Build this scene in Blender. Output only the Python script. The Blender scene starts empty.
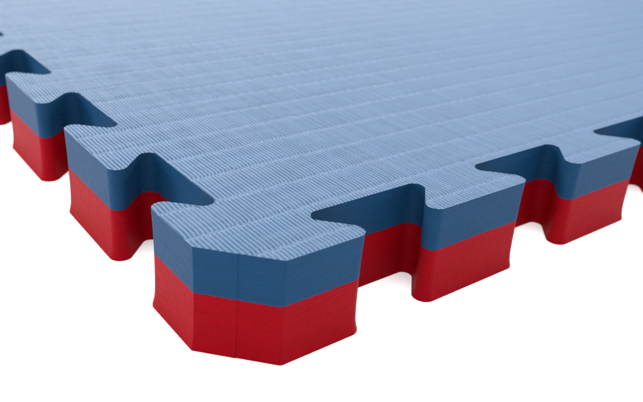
import bpy, math, random
import numpy as np

SC = bpy.context.scene
MM = 0.001

# ------------------------------------------------------------------ camera
cam_d = bpy.data.cameras.new("camera")
cam = bpy.data.objects.new("camera", cam_d)
SC.collection.objects.link(cam)
SC.camera = cam
cam.location = (-0.094347, -0.155612, 0.157729)
cam.rotation_euler = (1.156105, -0.065644, -0.647663)
cam_d.sensor_width = 36.0
cam_d.lens = 729.812 / 643.0 * 36.0
cam_d.shift_x = (321.5 - 318.9) / 643.0
cam_d.shift_y = (164.52 - 201.0) / 643.0
cam_d.clip_start = 0.01
cam_d.clip_end = 100.0
cam_d.dof.use_dof = True
cam_d.dof.focus_distance = 0.27
cam_d.dof.aperture_fstop = 15.0

# ------------------------------------------------------------------ world, lamps, exposure
w = bpy.data.worlds.new("World")
SC.world = w
w.use_nodes = True
bg = w.node_tree.nodes["Background"]
bg.inputs[0].default_value = (0.93, 0.96, 1.0, 1.0)
bg.inputs[1].default_value = 0.40
SC.view_settings.view_transform = 'Standard'
SC.view_settings.look = 'None'
SC.view_settings.exposure = 0.0
SC.view_settings.gamma = 1.0


def softbox(name, loc, target, sx, sy, power, col=(1, 1, 1)):
    from mathutils import Vector
    d = bpy.data.lights.new(name, 'AREA')
    d.shape = 'RECTANGLE'
    d.size = sx
    d.size_y = sy
    d.energy = power
    d.color = col
    o = bpy.data.objects.new(name, d)
    SC.collection.objects.link(o)
    o.location = loc
    o.rotation_euler = (Vector(target) - Vector(loc)).to_track_quat('-Z', 'Y').to_euler()
    return o


softbox("overhead_softbox", (0.1, 0.15, 1.6), (0.1, 0.15, 0), 2.0, 2.0, 92)
softbox("side_softbox", (-1.25, 0.75, 0.5), (0.05, 0.15, 0), 0.5, 0.6, 17, (1.0, 0.98, 0.96))
softbox("right_softbox", (1.5, -0.85, 0.5), (0.15, 0.05, 0), 0.5, 0.5, 11)
softbox("back_softbox", (0.9, 1.9, 1.0), (0.25, 0.25, 0), 3.2, 1.3, 55)

# ------------------------------------------------------------------ materials


def mat(name):
    m = bpy.data.materials.new(name)
    m.use_nodes = True
    return m, m.node_tree, m.node_tree.nodes["Principled BSDF"]


def foam(name, col, rough, spec, wrinkle):
    m, t, b = mat(name)
    N, Lk = t.nodes, t.links
    tc = N.new("ShaderNodeTexCoord")
    mp = N.new("ShaderNodeMapping")
    mp.inputs["Scale"].default_value = (1, 1, 4.2)       # wrinkles lie along the cut
    Lk.new(tc.outputs["Object"], mp.inputs["Vector"])
    n1 = N.new("ShaderNodeTexNoise")
    n1.inputs["Scale"].default_value = 260
    n1.inputs["Detail"].default_value = 3
    n1.inputs["Distortion"].default_value = 0.7
    n2 = N.new("ShaderNodeTexNoise")
    n2.inputs["Scale"].default_value = 1500
    n3 = N.new("ShaderNodeTexNoise")
    n3.inputs["Scale"].default_value = 60
    n3.inputs["Detail"].default_value = 4
    for n in (n1, n2, n3):
        Lk.new(mp.outputs[0], n.inputs["Vector"])
    mix = N.new("ShaderNodeMix")
    mix.data_type = 'RGBA'
    mix.inputs[6].default_value = tuple(c * 0.88 for c in col) + (1,)
    mix.inputs[7].default_value = tuple(min(1, c * 1.12) for c in col) + (1,)
    Lk.new(n3.outputs["Fac"], mix.inputs[0])
    Lk.new(mix.outputs[2], b.inputs["Base Color"])
    b.inputs["Roughness"].default_value = rough
    b.inputs["Specular IOR Level"].default_value = spec
    b1 = N.new("ShaderNodeBump")
    b1.inputs["Strength"].default_value = wrinkle
    b1.inputs["Distance"].default_value = 0.0012
    Lk.new(n1.outputs["Fac"], b1.inputs["Height"])
    b2 = N.new("ShaderNodeBump")
    b2.inputs["Strength"].default_value = 0.25
    b2.inputs["Distance"].default_value = 0.0003
    Lk.new(n2.outputs["Fac"], b2.inputs["Height"])
    Lk.new(b1.outputs[0], b2.inputs["Normal"])
    Lk.new(b2.outputs[0], b.inputs["Normal"])
    return m


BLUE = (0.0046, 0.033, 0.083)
RED = (0.188, 0.0002, 0.0036)
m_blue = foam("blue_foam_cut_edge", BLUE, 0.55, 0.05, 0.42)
m_red = foam("red_foam_cut_edge", RED, 0.55, 0.03, 0.45)
m_top = foam("blue_foam_embossed_skin", (0.0175, 0.060, 0.126), 0.47, 0.5, 0.1)  # same blue foam as the sides; brighter light on top is put into the colour

m_floor, t, b = mat("white_studio_surface")
b.inputs["Roughness"].default_value = 0.8
b.inputs["Specular IOR Level"].default_value = 0.2
nz = t.nodes.new("ShaderNodeTexNoise")
nz.inputs["Scale"].default_value = 30
mx = t.nodes.new("ShaderNodeMix")
mx.data_type = 'RGBA'
mx.inputs[6].default_value = (0.93, 0.93, 0.93, 1)
mx.inputs[7].default_value = (0.96, 0.96, 0.96, 1)
t.links.new(nz.outputs["Fac"], mx.inputs[0])
t.links.new(mx.outputs[2], b.inputs["Base Color"])

# ------------------------------------------------------------------ mesh helper


def mesh_obj(name, co, faces, mats, parent=None, smooth=False):
    """faces: (n,4) int array (quads); mats: list of (material, nfaces)"""
    me = bpy.data.meshes.new(name)
    co = np.asarray(co, dtype=np.float32)
    faces = np.asarray(faces, dtype=np.int32)
    nf = len(faces)
    me.vertices.add(len(co))
    me.vertices.foreach_set("co", co.ravel())
    me.loops.add(nf * 4)
    me.loops.foreach_set("vertex_index", faces.ravel())
    me.polygons.add(nf)
    me.polygons.foreach_set("loop_start", np.arange(0, nf * 4, 4, dtype=np.int32))
    me.polygons.foreach_set("loop_total", np.full(nf, 4, dtype=np.int32))
    idx, sm = [], []
    for i, (m, n, s) in enumerate(mats):
        me.materials.append(m)
        idx.append(np.full(n, i, dtype=np.int32))
        sm.append(np.full(n, s, dtype=bool))
    me.polygons.foreach_set("material_index", np.concatenate(idx))
    me.polygons.foreach_set("use_smooth", np.concatenate(sm))
    me.update(calc_edges=True)
    me.validate()
    o = bpy.data.objects.new(name, me)
    SC.collection.objects.link(o)
    o.parent = parent
    return o


# ------------------------------------------------------------------ floor
S = 6.0
floor = mesh_obj("floor", [(-S, -S, 0), (S, -S, 0), (S, S, 0), (-S, S, 0)], [(0, 1, 2, 3)],
                 [(m_floor, 1, False)])
floor["kind"] = "structure"
floor["label"] = "plain white studio surface under the blue and red foam mat"

# ------------------------------------------------------------------ mat outline (mm)
T = 40.0            # thickness
HM = 22.2           # height of the red layer
CR, CL = 20.5, 22.2  # chamfer of the corner along the two edges
A = 60.8            # end of the corner tab
P, G, SL, D = 84.62, 19.78, 21.8, 22.2   # pitch, gap at the tips, slant, depth
RT, RB = 4.26, 3.85  # rounding of tips and roots
NT = 10
W = 2 * A + NT * P + G


def fillet(pts, step=0.35):
    """closed polygon of (x, y, r) -> dense rounded closed outline"""
    n = len(pts)
    out = []
    for i in range(n):
        p = np.array(pts[i][:2])
        r = pts[i][2]
        a = np.array(pts[i - 1][:2]) - p
        c = np.array(pts[(i + 1) % n][:2]) - p
        if r <= 0:
            out.append(p)
            continue
        la, lc = np.linalg.norm(a), np.linalg.norm(c)
        a /= la
        c /= lc
        th = math.acos(max(-1, min(1, float(a @ c))))
        tl = min(r / math.tan(th / 2), 0.49 * la, 0.49 * lc)
        r = tl * math.tan(th / 2)
        o = p + (a + c) / np.linalg.norm(a + c) * r / math.sin(th / 2)
        s, e = p + a * tl - o, p + c * tl - o
        a0 = math.atan2(s[1], s[0])
        d = (math.atan2(e[1], e[0]) - a0 + math.pi) % (2 * math.pi) - math.pi
        k = max(3, int(abs(d) * r / step) + 1)
        for j in range(k + 1):
            out.append(o + r * np.array([math.cos(a0 + d * j / k), math.sin(a0 + d * j / k)]))
    # resample the straight runs
    res = []
    n = len(out)
    for i in range(n):
        p, q = out[i], out[(i + 1) % n]
        L = np.linalg.norm(q - p)
        if L < 1e-6:
            continue
        k = max(1, int(round(L / step)))
        for j in range(k):
            res.append(p + (q - p) * j / k)
    return np.array(res)


def edge_points(c0, c1):
    """one edge, local: x runs along the edge, y points into the mat"""
    e = [(c0, 0, 1.6), (A, 0, RT), (A - SL, D, RB)]
    for k in range(NT):
        q = A + k * P
        e += [(q + G + SL, D, RB), (q + G, 0, RT), (q + P, 0, RT), (q + P - SL, D, RB)]
    q = A + NT * P
    e += [(q + G + SL, D, RB), (q + G, 0, RT), (W - c1, 0, 0.0)]
    return e


corners = []
h = W / 2
for i in range(4):
    c, s = math.cos(i * math.pi / 2), math.sin(i * math.pi / 2)
    c, s = round(c), round(s)
    for (x, y, r) in edge_points(CR, CL):
        x, y = x - h, y - h
        corners.append((x * c - y * s + h, x * s + y * c + h, r))
    if i == 3:
        # fine cut line down the middle of the near corner's chamfer
        p0, p1 = np.array((0.0, CL)), np.array((CR, 0.0))
        u = (p1 - p0) / np.linalg.norm(p1 - p0)
        nrm = np.array((u[1], -u[0]))
        if nrm @ np.array((1.0, 1.0)) > 0:
            nrm = -nrm                     # outward
        for tt, off in ((0.0, -0.0), (0.49, 0.10), (0.496, -0.12), (0.504, -0.10)):
            if tt == 0.0:
                continue
            q = p0 + (p1 - p0) * tt + nrm * off
            corners.append((q[0], q[1], 0.0))
O = fillet(corners)
nO = len(O)
tan = np.roll(O, -1, 0) - np.roll(O, 1, 0)
tan /= np.linalg.norm(tan, axis=1)[:, None]
ON = np.stack([tan[:, 1], -tan[:, 0]], 1)          # outward (outline runs counter-clockwise)

# ------------------------------------------------------------------ woven straw relief of the top (mm)
BAND, BAND0 = 19.35, 8.0
RIB = 1.6
RH = 0.55
rng = np.random.RandomState(5)
BOFF = rng.rand(400) * RIB
RAMP = 0.88 + 0.22 * rng.rand(2000)
WOB = rng.rand(2000) * 6.28


JY = 0.9 * (rng.rand(4000) - 0.5)


def relief(x, y):
    # the seams are not ruled lines: each reed ends a little early or late
    g = x / (RIB * 0.75)
    gi = np.floor(g).astype(int)
    gf = g - gi
    gf = gf * gf * (3 - 2 * gf)
    y = y + JY[gi % 4000] * (1 - gf) + JY[(gi + 1) % 4000] * gf + 0.14 * np.sin(x * 0.045) + 0.15 * np.sin(x * 0.013 + 2)
    bi = np.floor((y - BAND0) / BAND).astype(int)
    v = (y - BAND0) / BAND - bi                        # 0..1 across a band
    e = np.minimum(v, 1 - v) * BAND                    # mm from the nearest seam
    sgn = np.where(v < 0.5, 1.0, -1.0)
    lean = 0.09 * np.exp(-(e / 2.6) ** 2) * sgn        # reeds bend towards the seam
    k0 = np.floor(x / 13.0).astype(int)
    wob = 0.05 * np.sin(y * 0.33 + x * 0.071) + 0.045 * np.sin(y * 0.81 + WOB[(bi * 7 + 50) % 2000])
    xx = x + BOFF[bi + 40] + lean * 1.6 + wob
    r = xx / RIB
    ri = np.floor(r).astype(int)
    u = r - ri
    amp = RAMP[(ri * 13 + bi * 101) % 2000]
    rib = np.abs(np.sin(np.pi * u)) ** 0.8 * amp
    s = np.exp(-(e / 0.55) ** 2)                       # the binding thread at a seam
    thread = 0.46 + 0.22 * np.sin(x * 2 * np.pi / (RIB * 1.37) + bi)
    f = rib * (1 - s) + thread * s
    pillow = 0.17 * (1 - (2 * v - 1) ** 6) - 0.12 * np.exp(-((e - 1.3) / 0.7) ** 2)
    return RH * (f - 1.0) + pillow - 0.3


# top surface: columns across the reeds, rows dense at the seams
xs = np.concatenate([np.arange(0.02, 300, 0.2), np.arange(300, 700, 0.3), np.arange(700, W, 4.0), [W - 0.02]])
ys = []
for bnd in range(-1, int(W / BAND) + 1):
    b0 = BAND0 + bnd * BAND
    if b0 < 430:
        ys += [b0 + d for d in (0, .35, .7, 1.1, 1.6, 2.3, 3.4, 5, 7.5, 10, 12.5, 14.6, 16, 17.1, 17.8, 18.3, 18.7, 19.02)]
    else:
        ys += [b0 + d for d in (0, 1.2, 4, 15.4, 18.2)]
ys = np.array(sorted(y for y in ys if 0 < y < W))

E0 = O
E1 = np.roll(O, -1, 0)


def crossings(x):
    a, c = E0[:, 0], E1[:, 0]
    m = ((a <= x) & (c > x)) | ((c <= x) & (a > x))
    y = E0[m, 1] + (x - a[m]) / (c[m] - a[m]) * (E1[m, 1] - E0[m, 1])
    return np.sort(y)


cross = [crossings(x) for x in xs]
vx, vy, fs, rim = [], [], [], []
base = 0
for i in range(len(xs) - 1):
    xm = (xs[i] + xs[i + 1]) / 2
    cm = crossings(xm)
    for k in range(0, len(cm) - 1, 2):
        ends = []
        for cx in (cross[i], cross[i + 1]):
            pair = []
            for ym in (cm[k], cm[k + 1]):
                if len(cx):
                    q = cx[np.argmin(np.abs(cx - ym))]
                    pair.append(q if abs(q - ym) < 4.0 else ym)
                else:
                    pair.append(ym)
            ends.append(pair)
        lo, hi = max(ends[0][0], ends[1][0]), min(ends[0][1], ends[1][1])
        mid = ys[(ys > lo + 0.8) & (ys < hi - 0.8)]
        if hi - lo > 1.6 and xs[i] < 420:
            mid = np.concatenate([[lo + 0.6], mid, [hi - 0.6]])
        n = len(mid) + 2
        for j in (0, 1):
            vx.append(np.full(n, xs[i + j]))
            m_ = np.zeros(n, dtype=bool)
            m_[[0, -1]] = True
            rim.append(m_)
            vy.append(np.concatenate([[ends[j][0]], mid, [ends[j][1]]]))
        a = base + np.arange(n - 1)
        fs.append(np.stack([a, a + n, a + n + 1, a + 1], 1))
        base += 2 * n
vx, vy, fs = np.concatenate(vx), np.concatenate(vy), np.concatenate(fs)
vz = T + relief(vx, vy)
rim = np.concatenate(rim)
vz[rim] = T - 0.12 + 0.28 * (vz[rim] - T + 0.12)
top_co = np.stack([vx, vy, vz], 1)

# side walls: the cut foam is waisted and flares out at its foot
PROF = [(0.0, 0.55), (0.7, 0.5), (1.6, 0.22), (3.0, -0.1), (5.0, -0.35), (8.0, -0.5), (12.0, -0.58),
        (17.0, -0.6), (HM, -0.58), (26.0, -0.52), (30.0, -0.42), (34.0, -0.28), (37.0, -0.12), (38.6, -0.04)]
# local unevenness of the cut
sidx = np.arange(nO)
pz = np.interp


def off_at(z):
    return np.interp(z, [p[0] for p in PROF] + [40.0], [p[1] for p in PROF] + [0.0])


zt = T + relief(O[:, 0], O[:, 1])
zt = T - 0.12 + 0.28 * (zt - T + 0.12)            # the cut crushes the reeds at the rim
jit = 0.06 * np.sin(sidx * 0.21) * np.sin(sidx * 0.017) + 0.06 * np.sin(sidx * 0.47 + 2) * np.sin(sidx * 0.029) + 0.10 * np.sin(sidx * 0.031) + 0.07 * np.sin(sidx * 0.083 + 1)


def ring(z, o):
    q = O + ON * o
    return np.column_stack([q, np.full(nO, z) if np.isscalar(z) else z])


def wall(rings):
    co = np.concatenate(rings)
    a = np.arange(nO)
    bq = (a + 1) % nO
    f = [np.stack([a + k * nO, bq + k * nO, bq + (k + 1) * nO, a + (k + 1) * nO], 1) for k in range(len(rings) - 1)]
    return co, np.concatenate(f)


hm = HM + jit
red_rings = [ring(z, off_at(z)) for z, _ in PROF if z < HM - 1] + [ring(hm - 0.0, off_at(HM))]
red_co, red_f = wall(red_rings)
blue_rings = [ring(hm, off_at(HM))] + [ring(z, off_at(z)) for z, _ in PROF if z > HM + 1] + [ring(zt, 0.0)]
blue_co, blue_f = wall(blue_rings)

root = bpy.data.objects.new("foam_mat", None)
SC.collection.objects.link(root)
root["label"] = "thick interlocking foam floor mat, ribbed blue top over a red underside, with puzzle edges"
root["category"] = "foam mat"

co = np.concatenate([blue_co, top_co]) * MM
ff = np.concatenate([blue_f, fs + len(blue_co)])
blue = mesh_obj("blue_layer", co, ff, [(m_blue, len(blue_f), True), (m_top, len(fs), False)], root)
blue["label"] = "blue upper foam layer with a ribbed woven straw pattern"

red = mesh_obj("red_layer", red_co * MM, red_f, [(m_red, len(red_f), True)], root)
red["label"] = "plain red lower foam layer"
